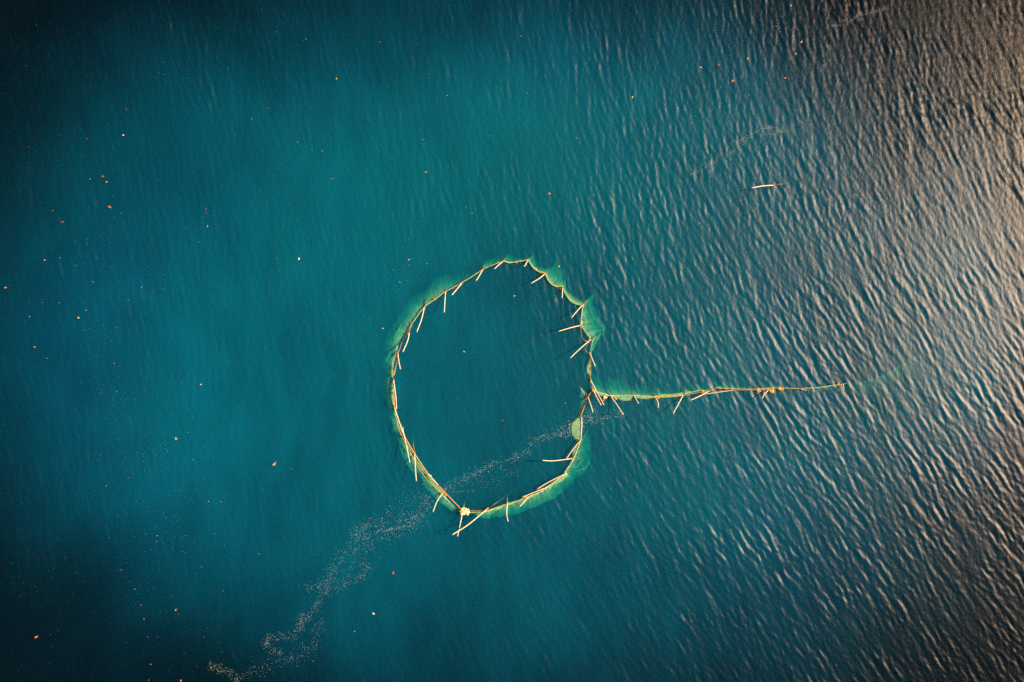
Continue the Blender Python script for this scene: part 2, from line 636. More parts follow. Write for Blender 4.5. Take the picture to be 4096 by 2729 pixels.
O_, R_ = M_orange, M_rust
RING = [
    # knot, top, under, label, mid, knot colour, size
    ((1852, 2036), (1830, 2146), (1865, 1988), 'straight pale stake pointing down from the yellow float bundle, crossing the longest stake', None, None, 0),
    ((1774, 1969), (1732, 2048), (1802, 1925), 'curved pale stake leaning out over the foam, next left of the yellow float bundle', (1748, 2006), O_, 5),
    ((1658, 1811), (1665, 1924), (1648, 1716), 'long upright red knotted stake at eight o\'clock of the ring, green foot trailing above', (1661, 1868), R_, 4),
    ((1609, 1712), (1639, 1850), (1600, 1668), 'long stake lying over the green net at lower left, with yellow weed at its knot', (1626, 1785), O_, 4.5),
    ((1578, 1631), (1611, 1732), (1566, 1590), 'stake lying along the lower left rope, below the long stake beside the rust weed', None, O_, 4),
    ((1574, 1521), (1586, 1636), (1568, 1480), 'long stake hugging the left side of the ring beside two rust weed lumps', (1582, 1580), R_, 5),
    ((1591, 1417), (1601.5, 1477), (1586, 1385), 'short stake at nine o\'clock of the ring, hanging below the orange rail end', None, O_, 4),
    ((1638, 1313), (1611, 1409), (1650, 1257), 'bowed stake on the upper left of the ring with a big rust knot', (1632, 1357), R_, 6),
    ((1697, 1230), (1667, 1328), (1720, 1163), 'long bowed stake at ten o\'clock of the ring, leaning left with an orange knot', (1686, 1277), O_, 5),
    ((1782, 1168), (1777, 1250), (1786, 1136), 'nearly upright stake at half past ten of the ring with a red knot', None, R_, 4.5),
    ((1850, 1129), (1807, 1181), (1865, 1111), 'stake slanting down left at eleven o\'clock of the ring, third left of the crest', None, O_, 4),
    ((1931, 1078), (1904, 1123.5), (1944, 1045), 'short stake slanting down left, second left of the crest of the ring', None, O_, 4),
    ((2012, 1046), (1977, 1076), (2028, 1026), 'short stake at the left end of the flat crest of the ring', None, O_, 4.5),
    ((2112, 1040), (2097, 1067), (2124, 1028), 'shortest stake of the ring, at the right end of its flat crest', None, O_, 3.5),
    ((2179, 1095), (2124, 1134), (2202, 1079), 'stake slanting down left beside a row of rust weed at one o\'clock of the ring', (2160, 1112), R_, 5),
    ((2250, 1153), (2248, 1192), (2255, 1130), 'short upright stake with a small rust knot at the upper right of the ring', None, R_, 4),
    ((2332, 1218), (2285, 1272), (2361, 1190), 'stake slanting down left from a dark rust knot at half past one of the ring', None, R_, 5),
    ((2322, 1302), (2234, 1326), (2380, 1284), 'long almost level stake pointing inward from an orange knot on the right of the ring', None, O_, 5),
    ((2360, 1361), (2281, 1433), (2412, 1323), 'thick long stake pointing down left into the ring above the hanging loop of rope', None, O_, 6),
    ((2360, 1417), (2380.5, 1466), (2350, 1395), 'short stake outside the ring beside the lens shaped strip of lifted net', None, O_, 5),
    ((2362, 1521), (2415, 1620), (2352, 1502), 'longer of two parallel stakes where the straight leader net meets the ring', None, R_, 5.5),
    ((2373, 1561), (2404, 1621), (2362, 1543), 'shorter of two parallel stakes where the straight leader net meets the ring', None, O_, 5),
    ((2351, 1586), (2372, 1650), (2316, 1537), 'stake leaning out of the narrow ring mouth beside the triangular dark net flap', (2359, 1610), O_, 5.5),
    ((2294, 1834), (2169, 1842), (2349, 1826), 'long level stake pointing left across the lower right of the ring', (2215, 1843.5), O_, 3),
    ((2117, 1984), (2078, 2027.5), (2134, 1965), 'short stake outside the lower right net, beside a patch of orange and red weed', None, O_, 5),
    ((2029, 2008), (2032, 2087), (2029, 1965), 'slightly bent upright stake across the bottom net, second right of the yellow float bundle', (2026.5, 2054), R_, 3),
]
for k, t, u, lab, mid, kc, kr in RING:
    pole(k, t, u, lab, mid, knot_col=kc, kr=kr)
pole((1953, 2032), (1809, 2139.5), (2052, 1963), 'longest stake of all, slanting across the bottom net beside the yellow float bundle',
     (1875, 2097), rad=0.07, height=1.5, knot_col=O_, kr=3.2)

ARM = [
    ((2442, 1584), (2493, 1659), (2408, 1528), 'long stake below the leader net, first one right of the ring', None, O_, 4.5),
    ((2536, 1582), (2554, 1614), (2510, 1540), 'short straight stake below the leader net, second right of the ring', None, O_, 3.5),
    ((2620, 1588), (2632.5, 1631), (2600, 1548), 'short hooked stake below the leader net beside a small orange weed lump', (2632, 1609), O_, 4),
    ((2732, 1582), (2692.5, 1655), (2754, 1537), 'long stake slanting down left below the middle of the leader net', (2712, 1619), R_, 3.5),
    ((2837, 1564), (2762, 1601.5), (2869, 1545), 'stake lying almost level under loose orange weed on the leader net', (2798, 1585), O_, 4),
    ((3075, 1558), (3048, 1596), (3090, 1546), 'short thick bent stake between the orange weed lumps of the leader net', (3057, 1578), None, 0),
    ((3371, 1537), (3376, 1557.5), (3384, 1528), 'smallest stake, at the far right tip of the leader net', None, R_, 5),
]
for k, t, u, lab, mid, kc, kr in ARM:
    pole(k, t, u, lab, mid, knot_col=kc, kr=kr, group='bamboo stakes of the leader net')
pole((3098, 741.5), (3005, 752.5), (3158, 736), 'lone bamboo stake leaning in open water far from the net', (3052, 744.5),
     rad=0.066, height=0.6, knot_col=None, group='stakes standing apart')


def rail(p0, p1, label, mtl, rad=0.055, z=0.2, mid=None, group='bamboo rails tied along the net'):
    a, b = P(*p0, z), P(*p1, z + 0.06)
    root = empty('bamboo_rail', a)
    tag(root, label, 'bamboo rail', group)
    pts = [tuple(a)] + ([tuple(P(*mid, z + 0.03))] if mid else []) + [tuple(b)]
    L = (b - a).length
    ns = max(6, int(L / 0.2))
    pl = [Vector(q) for q in resample(pts, ns)]
    MB().tube(pl, [rad * (1.12 if i % 4 == 1 else 1.0) * (1.03 - 0.12 * i / ns) for i in range(ns)], 7).build('shaft', mtl, root)
    for e in (pl[1], pl[-2]):
        d = (pl[-1] - pl[0]).normalized()
        sde = d.cross(Vector((0, 0, 1))).normalized()
        ring = []
        for i in range(22):
            th = i / 21 * 6.283 * 2.2
            ring.append(e + d * (0.08 * i / 21 - 0.04) + (sde * math.cos(th) + Vector((0, 0, 1)) * math.sin(th)) * rad * 1.2)
        MB().tube(ring, 0.016, 5).build('lashing', M_thin, root)
    return root


rail((1709, 1892), (1752, 1941), 'pale rail on the lower left rope, between the red knot and the curved stake', M_bamboo, 0.06)
rail((2086, 1990), (2188, 1948.7), 'pale rail on the lower right net, the lower of two overlapping rails', M_bamboo, 0.065)
rail((2147, 1957.7), (2266, 1893), 'pale rail on the lower right net, the upper of two overlapping rails', M_bamboo, 0.07, z=0.3, mid=(2192, 1930))
rail((2264, 1837), (2325, 1757.5), 'pale rail rising from the long level stake to the rope corner', M_bamboo, 0.06, z=0.32, mid=(2292, 1797))
rail((2323, 1754), (2325.5, 1668), 'pale upright rail on the right of the sagging net bag below the ring mouth', M_bamboo, 0.065, mid=(2326.5, 1705))
rail((2818, 1577), (2932, 1561), 'thin pale rail along the leader net, its right half brown', M_bamboo, 0.045)
rail((3199.5, 1554.3), (3224, 1562), 'tiny pale stick on the right part of the leader net', M_bamboo, 0.04)
rail((1592, 1420), (1575, 1505), 'orange brown rail at nine o\'clock of the ring, below the forked knot', M_rail, 0.05)
rail((1572, 1524), (1578, 1629), 'orange rail beside the rust weed lumps on the left of the ring', M_rail, 0.05)
rail((1615, 1742), (1709, 1891), 'long red brown rail down the lower left of the ring', M_rail, 0.05, mid=(1658, 1815))
rail((1752, 1942), (1841, 2034), 'orange rail running into the yellow float bundle from the left', M_rail, 0.05)
rail((2370, 1563), (2352, 1586), 'short brown rail across the narrow ring mouth', M_rail, 0.045)
rail((2349, 1590), (2324, 1661), 'brown rail below the ring mouth, above the sagging net bag', M_rail, 0.045, mid=(2339, 1622))
rail((2324, 1757), (2254, 1898), 'thin orange rope rail down the right side from corner to lower rails', M_rope, 0.045, mid=(2294, 1834))


# ------------------------------------------------------------------ nets
def panel(root, T, Ob, zt, zb, mtl, name='net_panel', nu=26, nv=10, bow=0.0, thin=(1.0, 0.7), seed=0):
    tp, bt = resample(T, nu), resample(Ob, nu)
    verts, faces, uvs, th = [], [], [], []
    ulen = sum(np.linalg.norm(b - a) for a, b in zip(tp, tp[1:])) * MPP
    for j in range(nv):
        s = j / (nv - 1)
        for i in range(nu):
            q = tp[i] * (1 - s) + bt[i] * s
            z = zt + (zb - zt) * (s ** 1.25)
            u = i / (nu - 1)
            bl = math.sin(math.pi * u)
            wob_ = noise.noise(Vector((u * ulen * 1.3 + seed * 9.7, s * 1.6, seed)))
            z += 0.16 * wob_ * s - 0.05 * bl * (1 - s)
            p = P(q[0] + 5.0 * wob_ * s * (1 if j < nv - 1 else 0.7), q[1] + 5.0 * wob_ * s, z)
            verts.append(tuple(p))
            uvs.append((u * ulen + seed * 3.3, s * 2.0))
            th.append(thin[0] + (thin[1] - thin[0]) * s)
    for j in range(nv - 1):
        for i in range(nu - 1):
            a = j * nu + i
            faces.append((a, a + 1, a + nu + 1, a + nu))
    me = bpy.data.meshes.new(name)
    me.from_pydata(verts, [], faces)
    uvl = me.uv_layers.new(name='uv')
    li = np.empty(len(me.loops), np.int32)
    me.loops.foreach_get('vertex_index', li)
    uvl.data.foreach_set('uv', np.array(uvs, np.float32)[li].ravel())
    at = me.attributes.new('thin', 'FLOAT', 'POINT')
    at.data.foreach_set('value', np.array(th, np.float32))
    me.polygons.foreach_set('use_smooth', [True] * len(me.polygons))
    me.update()
    return link(name, me, mtl, root)


def rope(root, pts, rad, mtl, z=0.2, name='rope', n=None):
    L = sum(math.hypot(b[0] - a[0], b[1] - a[1]) for a, b in zip(pts, pts[1:]))
    n = n or max(5, int(L / 5))
    pl = [P(q[0], q[1], z + 0.03 * math.sin(i * 1.3)) for i, q in enumerate(resample(pts, n))]
    return MB().tube(pl, rad, 5).build(name, mtl, root)


ringnet = empty('ring_net', P(1970, 1525, 0))
tag(ringnet, 'green fishing net hung in a closed ring from bamboo stakes in the sea', 'fishing net')
RP = [  # top line, free edge, depth of the free edge
    ([(1588, 1400), (1596, 1372), (1612, 1349), (1637, 1313)], [(1531, 1437), (1535, 1388), (1557, 1324), (1596, 1262)], -2.6),
    ([(1637, 1313), (1659, 1278), (1680, 1250), (1697, 1229)], [(1596, 1262), (1634, 1205), (1665, 1178), (1702, 1158)], -2.6),
    ([(1697, 1229), (1739, 1198), (1760, 1182), (1782, 1167)], [(1702, 1158), (1722, 1130), (1750, 1108), (1788, 1096)], -2.6),
    ([(1782, 1167), (1812, 1151), (1850, 1129)], [(1788, 1096), (1822, 1096), (1864, 1084)], -2.6),
    ([(1850, 1129), (1890, 1106), (1931, 1078)], [(1864, 1084), (1895, 1066), (1937, 1034)], -2.4),
    ([(1931, 1078), (1965, 1063), (2012, 1046)], [(1937, 1034), (1977, 1026), (2030, 1014)], -2.2),
    ([(2012, 1046), (2035, 1051), (2066, 1048), (2112, 1040)], [(2030, 1014), (2060, 1030), (2093, 1032), (2134, 1014)], -2.0),
    ([(2112, 1040), (2132, 1071), (2154, 1087), (2179, 1094)], [(2136, 1016), (2146, 1050), (2168, 1068), (2207, 1062)], -1.8),
    ([(2179, 1094), (2192, 1120), (2205, 1136), (2223, 1146), (2250, 1146)], [(2209, 1062), (2228, 1050), (2249, 1076), (2257, 1106)], -1.8),
    ([(2250, 1150), (2259, 1171), (2278, 1200), (2301, 1216), (2332, 1222)], [(2257, 1108), (2272, 1158), (2298, 1184), (2335, 1195), (2379, 1170)], -1.8),
    ([(2333, 1220), (2327, 1260), (2323, 1300)], [(2379, 1170), (2372, 1215), (2390, 1262), (2410, 1286)], -1.4),
    ([(2323, 1302), (2331, 1308), (2342, 1328), (2362, 1353)], [(2410, 1286), (2424, 1312), (2415, 1324)], -1.4),
    ([(2371, 1357), (2363, 1388), (2361, 1415)], [(2415, 1324), (2398, 1356), (2374, 1395), (2363, 1415)], -1.0),
    ([(2362, 1521), (2366, 1545), (2370, 1562)], [(2354, 1530), (2361, 1552), (2368, 1564)], -1.0),
    ([(2351, 1588), (2337, 1569), (2318, 1540)], [(2324, 1628), (2320, 1600), (2315, 1538)], -0.9),
    ([(2324, 1628), (2318, 1660), (2304, 1690)], [(2310, 1625), (2302, 1665), (2290, 1700)], -1.2),
    ([(2324, 1757), (2310, 1795), (2294, 1834)], [(2354, 1712), (2362, 1770), (2366, 1815)], -2.2),
    ([(2294, 1834), (2275, 1865), (2255, 1896)], [(2366, 1815), (2364, 1842), (2335, 1891), (2300, 1914)], -2.2),
    ([(2268, 1893), (2227, 1920), (2186, 1949)], [(2302, 1914), (2290, 1929), (2256, 1962), (2215, 1994)], -1.5),
    ([(2186, 1949), (2154, 1971), (2116, 1984)], [(2215, 1994), (2190, 2004), (2150, 2022), (2115, 2036)], -1.5),
    ([(2116, 1986), (2075, 2003), (2029, 2016)], [(2115, 2036), (2080, 2052), (2045, 2060)], -1.5),
    ([(2029, 2016), (1990, 2030), (1950, 2044)], [(2045, 2060), (2000, 2068), (1960, 2075)], -1.2),
    ([(1950, 2044), (1920, 2048), (1880, 2049)], [(1960, 2075), (1920, 2074), (1885, 2056)], -0.9),
    ([(1840, 2040), (1800, 2008), (1775, 1978)], [(1842, 2050), (1812, 2046), (1771, 2021), (1740, 1992)], -1.3),
    ([(1775, 1978), (1745, 1945), (1712, 1903)], [(1740, 1992), (1715, 1966), (1691, 1930), (1679, 1895)], -1.3),
    ([(1712, 1903), (1690, 1870), (1656, 1825)], [(1679, 1895), (1658, 1898), (1637, 1873), (1621, 1853)], -1.5),
    ([(1654, 1825), (1630, 1785), (1612, 1745)], [(1621, 1853), (1592, 1776), (1580, 1740)], -1.5),
    ([(1610, 1740), (1592, 1690), (1580, 1640)], [(1580, 1740), (1569, 1703), (1561, 1660), (1563, 1625)], -1.3),
    ([(1578, 1630), (1573, 1590), (1572, 1524)], [(1563, 1625), (1552, 1570), (1557, 1521)], -1.0),
    ([(1564, 1628), (1552, 1570), (1557, 1512)], [(1552, 1652), (1529, 1577), (1532, 1498)], -2.8),
    ([(1572, 1510), (1575, 1470), (1588, 1420)], [(1532, 1500), (1528, 1465), (1531, 1435)], -2.6),
]
for i, (T, Ob, zb) in enumerate(RP):
    left = Ob[len(Ob) // 2][0] < T[len(T) // 2][0] - 3
    panel(ringnet, T, Ob, 0.06, zb * (0.30 if left else 0.6), M_net, seed=i, thin=(1.0, 0.22 if i < 6 or i >= 29 else 0.5))
# strips lifted clear of the water
LIFT = [
    ([(2360, 1418), (2362, 1470), (2362, 1519)], [(2359, 1422), (2346, 1457), (2348, 1492), (2361, 1520)]),
    ([(2351, 1588), (2339, 1622), (2325, 1661)], [(2346, 1592), (2327, 1622), (2319, 1657)]),
    ([(2324, 1663), (2323, 1700), (2323, 1752)], [(2316, 1668), (2303, 1680), (2290, 1694), (2287, 1722), (2293, 1746), (2307, 1764), (2321, 1757)]),
    ([(2322, 1760), (2308, 1793), (2293, 1832)], [(2318, 1764), (2294, 1800), (2287, 1834)]),
    ([(1590, 1402), (1578, 1440), (1570, 1500)], [(1582, 1402), (1567, 1448), (1561, 1500)]),
    ([(1658, 1818), (1690, 1868), (1712, 1900)], [(1640, 1798), (1672, 1862), (1708, 1908)]),
    ([(1712, 1902), (1745, 1945), (1775, 1976)], [(1708, 1908), (1738, 1948), (1775, 1984)]),
    ([(1619, 1760), (1640, 1793), (1656, 1815)], [(1610, 1752), (1628, 1790), (1650, 1818)]),
    ([(1600, 1690), (1607, 1725), (1618, 1760)], [(1588, 1668), (1598, 1720), (1612, 1758)]),
    ([(2116, 1984), (2075, 2000), (2029, 2013), (1990, 2027), (1950, 2041)], [(2117, 1995), (2075, 2013), (2029, 2025), (1990, 2040), (1950, 2050)]),
    ([(2265, 1896), (2227, 1919), (2186, 1947)], [(2272, 1903), (2235, 1930), (2195, 1956)]),
    ([(2112, 1040), (2132, 1069), (2154, 1085), (2179, 1093)], [(2115, 1040), (2136, 1068), (2158, 1084), (2180, 1090)]),
    ([(2012, 1046), (2035, 1051), (2066, 1048), (2112, 1040)], [(2014, 1043), (2036, 1046), (2066, 1044), (2110, 1038)]),
    ([(2179, 1096), (2190, 1119), (2203, 1136), (2222, 1147), (2245, 1147)], [(2184, 1096), (2197, 1120), (2210, 1136), (2226, 1143), (2245, 1144)]),
    ([(2250, 1155), (2259, 1173), (2277, 1201), (2300, 1217), (2331, 1223)], [(2254, 1157), (2266, 1173), (2288, 1194), (2308, 1208), (2331, 1216)]),
]
for i, (T, Ob) in enumerate(LIFT):
    panel(ringnet, T, Ob, 0.24, 0.06, M_net_dry, name='lifted_net', seed=50 + i, thin=(1.0, 0.9), nv=5)
# folds: bright bunched cords of net hanging under water
FOLD = [
    [(1636, 1262), (1610, 1290), (1588, 1330), (1583, 1372), (1590, 1398)], [(1650, 1300), (1616, 1330), (1608, 1350)],
    [(1640, 1290), (1605, 1320), (1593, 1350), (1598, 1368)], [(1606, 1300), (1582, 1330), (1577, 1365), (1586, 1388)],
    [(1582, 1402), (1562, 1410), (1548, 1432), (1545, 1450)],
    [(1576, 1405), (1568, 1448), (1562, 1500)], [(1556, 1498), (1551, 1560), (1562, 1615), (1566, 1640)],
    [(2119, 1030), (2128, 1058), (2148, 1078), (2178, 1084)], [(2255, 1120), (2262, 1160), (2285, 1192)],
    [(2352, 1200), (2366, 1250), (2392, 1292), (2420, 1318)], [(2363, 1405), (2380, 1370), (2400, 1330)],
    [(1712, 1905), (1714, 1940), (1735, 1985)], [(1780, 1985), (1795, 2020), (1815, 2040)], [(1590, 1700), (1600, 1750), (1625, 1810)],
    [(2145, 1975), (2155, 1990), (2175, 2000)], [(2285, 1870), (2310, 1860), (2330, 1838)], [(2280, 1880), (2305, 1868), (2322, 1845)],
    [(2296, 1885), (2340, 1870), (2355, 1845)],
]
for i, pts in enumerate(FOLD):
    q = [(p[0] + 4, p[1] + 2) for p in pts]
    panel(ringnet, pts, q, -0.15, -0.3, M_net, name='net_fold', seed=80 + i, nv=3, nu=16, thin=(0.8, 0.6))
ROPES = [
    ([(2112, 1040), (2066, 1048), (2035, 1052), (2012, 1046), (1965, 1063), (1931, 1078), (1890, 1106), (1850, 1129), (1812, 1151), (1782, 1167), (1739, 1198), (1697, 1229), (1659, 1279), (1637, 1313)], 0.034, M_rope),
    ([(2112, 1040), (2132, 1071), (2154, 1087), (2179, 1094), (2192, 1120), (2205, 1136), (2221, 1145), (2251, 1145)], 0.032, M_rope),
    ([(2250, 1157), (2290, 1190), (2332, 1217)], 0.016, M_thin),
    ([(2186, 1102), (2202, 1125), (2222, 1142)], 0.014, M_thin),
    ([(2332, 1220), (2326, 1260), (2323, 1300)], 0.03, M_rope),
    ([(2326, 1305), (2340, 1326), (2361, 1354)], 0.022, M_rope),
    ([(2325, 1310), (2324, 1332), (2330, 1352), (2343, 1365), (2356, 1362)], 0.02, M_thin),
    ([(2358, 1366), (2344, 1390), (2343, 1402), (2350, 1411), (2359, 1413)], 0.018, M_thin),
    ([(2361, 1419), (2363, 1470), (2362, 1520)], 0.028, M_thin),
    ([(2362, 1522), (2367, 1545), (2371, 1562)], 0.03, M_rope),
    ([(1637, 1313), (1627, 1337), (1611, 1362), (1600, 1392), (1591, 1416)], 0.026, M_rail),
    ([(1619, 1747), (1638, 1785), (1660, 1822), (1690, 1868), (1720, 1910), (1745, 1942), (1775, 1974)], 0.028, M_rope),
    ([(1590, 1690), (1600, 1730), (1625, 1780), (1655, 1835), (1690, 1895), (1740, 1950), (1800, 2008)], 0.02, M_rope),
    ([(1879, 2042), (1915, 2043), (1952, 2044)], 0.022, M_thin),
    ([(1880, 2049), (1935, 2047), (1990, 2030), (2030, 2017), (2075, 2003), (2116, 1986)], 0.034, M_rope),
    ([(2116, 1985), (2154, 1970), (2186, 1949), (2227, 1920), (2262, 1897)], 0.034, M_rope),
]
for pts, r, mm in ROPES:
    rope(ringnet, pts, r, mm, name='head_rope' if r > 0.025 else 'tie_rope')

armnet = empty('leader_net', P(2870, 1565, 0))
tag(armnet, 'straight green leader net running right from the ring to its far tip', 'fishing net')
AP = [
    ([(2370, 1562), (2390, 1568), (2420, 1577), (2442, 1583)], [(2366, 1500), (2385, 1505), (2400, 1515), (2410, 1526)], -1.6),
    ([(2442, 1583), (2490, 1583), (2536, 1583)], [(2412, 1527), (2450, 1515), (2485, 1518), (2512, 1540)], -1.5),
    ([(2536, 1583), (2580, 1585), (2620, 1588)], [(2512, 1541), (2560, 1548), (2602, 1550)], -1.4),
    ([(2620, 1588), (2680, 1586), (2732, 1581)], [(2603, 1548), (2650, 1554), (2700, 1558), (2753, 1539)], -1.3),
    ([(2732, 1581), (2790, 1567), (2835, 1562), (2865, 1553)], [(2753, 1539), (2800, 1535), (2850, 1530), (2882, 1528)], -1.4),
    ([(2862, 1553), (2917, 1555), (2975, 1557), (3033, 1558)], [(2884, 1528), (2930, 1536), (2980, 1544), (3033, 1545)], -1.2),
    ([(3033, 1556), (3080, 1553), (3140, 1554), (3200, 1555)], [(3033, 1545), (3085, 1538), (3140, 1547), (3200, 1550)], -1.0),
    ([(3200, 1555), (3270, 1550), (3320, 1544), (3371, 1538)], [(3215, 1562), (3265, 1566), (3310, 1560), (3371, 1544)], -1.2),
    ([(3373, 1530), (3430, 1530), (3520, 1505), (3600, 1462), (3670, 1420)], [(3385, 1562), (3450, 1600), (3540, 1572), (3640, 1510), (3710, 1450)], -2.2),
]
for i, (T, Ob, zb) in enumerate(AP):
    last = i == len(AP) - 1
    panel(armnet, T, Ob, -0.5 if last else 0.06, zb, M_net, seed=120 + i, thin=(0.30, 0.06) if last else (1.0, 0.6))
AL = [
    ([(2385, 1568), (2412, 1576), (2442, 1584)], [(2387, 1574), (2412, 1586), (2440, 1586)]),
    ([(2443, 1585), (2490, 1584), (2536, 1584)], [(2446, 1588), (2472, 1600), (2500, 1603), (2520, 1599), (2535, 1586)]),
    ([(2537, 1584), (2580, 1586), (2620, 1589)], [(2540, 1587), (2565, 1596), (2595, 1597), (2619, 1591)]),
    ([(2620, 1586), (2680, 1584), (2732, 1579)], [(2624, 1580), (2680, 1576), (2735, 1568)]),
    ([(2735, 1578), (2790, 1566), (2838, 1560)], [(2740, 1568), (2795, 1560), (2838, 1557)]),
]
for i, (T, Ob) in enumerate(AL):
    panel(armnet, T, Ob, 0.24, 0.07, M_net_dry, name='lifted_net', seed=140 + i, thin=(1.0, 0.9), nv=5)
for pts, r, mm in [
    ([(2370, 1562), (2390, 1569), (2420, 1577), (2442, 1583), (2490, 1582), (2536, 1582), (2580, 1585), (2620, 1587), (2680, 1586), (2732, 1581)], 0.036, M_rope),
    ([(2620, 1591), (2680, 1589), (2732, 1583), (2783, 1573), (2838, 1563), (2866, 1552)], 0.026, M_rail),
    ([(2866, 1552), (2917, 1555), (2975, 1557), (3033, 1557), (3085, 1553), (3140, 1553), (3200, 1554), (3270, 1550), (3320, 1543), (3371, 1538)], 0.030, M_rope),
    ([(2850, 1567), (2930, 1562), (3033, 1561), (3075, 1559)], 0.02, M_thin),
    ([(3040, 1560), (3062, 1559), (3078, 1558)], 0.035, M_rail),
    ([(2442, 1585), (2455, 1590), (2466, 1597)], 0.03, M_rail),
]:
    rope(armnet, pts, r, mm, name='head_rope' if r > 0.025 else 'tie_rope')

# ------------------------------------------------------------------ the bundle of floats
bc = P(1859, 2045, 0.0)
bundle = empty('float_bundle', bc)
tag(bundle, 'bright yellow and white bundle of foam floats at the bottom of the ring', 'float bundle')
r = random.Random(5)
spots = [(-15, -2, 5, 0), (-10, -9, 5, 1), (-4, -10, 5.5, 0), (4, -9, 5.5, 0), (12, -6, 5, 1), (15, 2, 5.5, 0), (11, 9, 5, 1), (3, 7, 5.5, 0),
         (-5, 8, 5.5, 1), (-12, 6, 5.5, 0), (-8, 0, 5.5, 1), (0, -1, 6, 0), (8, 1, 6, 0), (-14, 10, 3.6, 0), (-2, 3, 5, 0)]
for k, (dx, dy, rp, yel) in enumerate(spots):
    q = MB()
    R = rp * MPP * 1.25
    q.lump((bc.x + dx * MPP, bc.y - dy * MPP, 0.16 + r.uniform(-0.02, 0.12)), R * r.uniform(0.9, 1.2), R * r.uniform(0.8, 1.0), R * 0.85, 0.25, k + 0.5, sub=2)
    q.build('foam_float', M_yellow if yel else M_white, bundle)
q = MB()
for k in range(3):
    pts = []
    for i in range(25):
        th = i / 24 * 6.283
        pts.append(Vector((bc.x + (k - 1) * 0.26 + 0.04 * math.sin(th * 2), bc.y + 0.36 * math.cos(th), 0.16 + 0.22 * math.sin(th))))
    q.tube(pts, 0.016, 5, cap=False)
q.build('binding_rope', M_rail, bundle)

# ------------------------------------------------------------------ weed caught on the ropes
WEED = [
    (1739, 1198, 6, R_, 'rust weed lump midway along the upper left rope between two long stakes'),
    (1812, 1151, 4.5, R_, 'small rust and yellow weed lump on the rope below eleven o\'clock of the ring'),
    (1659, 1279, 4, O_, 'small orange weed lump on the upper left rope above the bowed stake'),
    (1630, 1334, 5, R_, 'stringy rust weed on the upper left rope just below the big rust knot'),
    (2066, 1048, 6, R_, 'rust weed lump in the middle of the flat crest of the ring'),
    (1998, 1053, 4, O_, 'orange weed beside the stake at the left end of the crest'),
    (2141, 1076, 5.5, O_, 'bright orange weed lump with a pale tip on the scalloped rope'),
    (2160, 1089, 7, R_, 'long rust weed lump on the scalloped rope beside the slanting stake'),
    (2185, 1102, 3, O_, 'tiny orange weed spot just right of the slanting stake with rust weed'),
    (2225, 1146, 3.2, M_leaf_ye, 'small yellow weed spot at the bottom of a net scallop'),
    (2232, 1152, 3, R_, 'small dark rust weed speck below the scallop, not touching the rope'),
    (2243, 1155, 3.5, R_, 'small rust weed lump left of the short upright stake'),
    (2325, 1311, 4, O_, 'orange weed hanging on the rope below the long level stake'),
    (2343, 1365, 3, O_, 'small orange weed spot at the end of the hanging rope loop'),
    (1566, 1553, 6.5, R_, 'brown weed lump out on the net at the left of the ring'),
    (1572, 1572, 4, O_, 'orange weed lump on the orange rail at the left of the ring'),
    (1611, 1746, 5, R_, 'dark rust weed with a thread of weed trailing left, lower left of the ring'),
    (1722, 1903, 4, M_leaf_ye, 'small yellow weed lump beside the pale rail on the lower left'),
    (1782, 1979, 6, O_, 'bright orange weed strung along the rope beside the curved stake'),
    (1809, 2003, 4, O_, 'orange weed lump on the rail between the curved stake and the yellow bundle'),
    (2102, 1991, 7, O_, 'yellow orange weed row at the end of the pale rails on the lower right'),
    (2330, 1644, 4, M_wet, 'dark weed lump on the brown rail above the net bag'),
    (2324, 1661, 4.5, R_, 'rust weed lump at the top of the pale upright rail'),
    (2383, 1568, 6, O_, 'orange weed under the leader net beside the parallel stakes'),
    (2464, 1596, 4.5, O_, 'small orange weed tag hanging from the leader net near the ring'),
    (2519, 1601, 3.2, O_, 'small orange weed spot under the second scallop of the leader net'),
    (2634, 1592, 4.5, O_, 'orange weed lump right of the hooked stake on the leader net'),
    (2812, 1570, 8, O_, 'loose tangle of orange weed strands over the leader net'),
    (2991, 1560, 3, R_, 'small brown weed speck on the leader net, left of the bright lumps'),
    (3033, 1560, 10, O_, 'round bright orange weed lump on the leader net, leftmost of three bright lumps'),
    (3086, 1562, 11, O_, 'largest bright orange weed lump, right beside the thick bent stake'),
    (3123, 1555, 9, O_, 'long bright orange weed lump, rightmost of three bright lumps on the leader net'),
    (3354, 1538, 5.5, O_, 'orange weed lump left of the tip of the leader net'),
]
for k, (x, y, rp, mm, lab) in enumerate(WEED):
    q = MB()
    c = P(x, y, 0.12)
    st = 1.5 if ('long' in lab or 'row' in lab or 'strung' in lab) else 1.0
    ang = 0
    if 'scalloped' in lab or 'strung' in lab: ang = math.radians(-30)
    if 'row' in lab: ang = math.radians(22)
    lumps(q, c, rp, 6 + int(rp), 300 + k * 7, 0.6, st, ang)
    if 'tangle' in lab or 'thread' in lab or 'stringy' in lab:
        rr_ = random.Random(k)
        for j in range(7):
            a = rr_.uniform(0, 6.28)
            e = Vector((math.cos(a), math.sin(a), 0)) * rp * MPP * rr_.uniform(0.9, 1.9)
            mid_ = e * 0.5 + Vector((rr_.uniform(-.1, .1), rr_.uniform(-.1, .1), 0.05))
            q.tube([Vector(z_) for z_ in resample([tuple(c), tuple(c + mid_), tuple(c + e)], 7)], 0.02, 5)
    o = q.build('weed_clump', mm)
    tag(o, lab, 'seaweed', 'weed caught on the ropes')

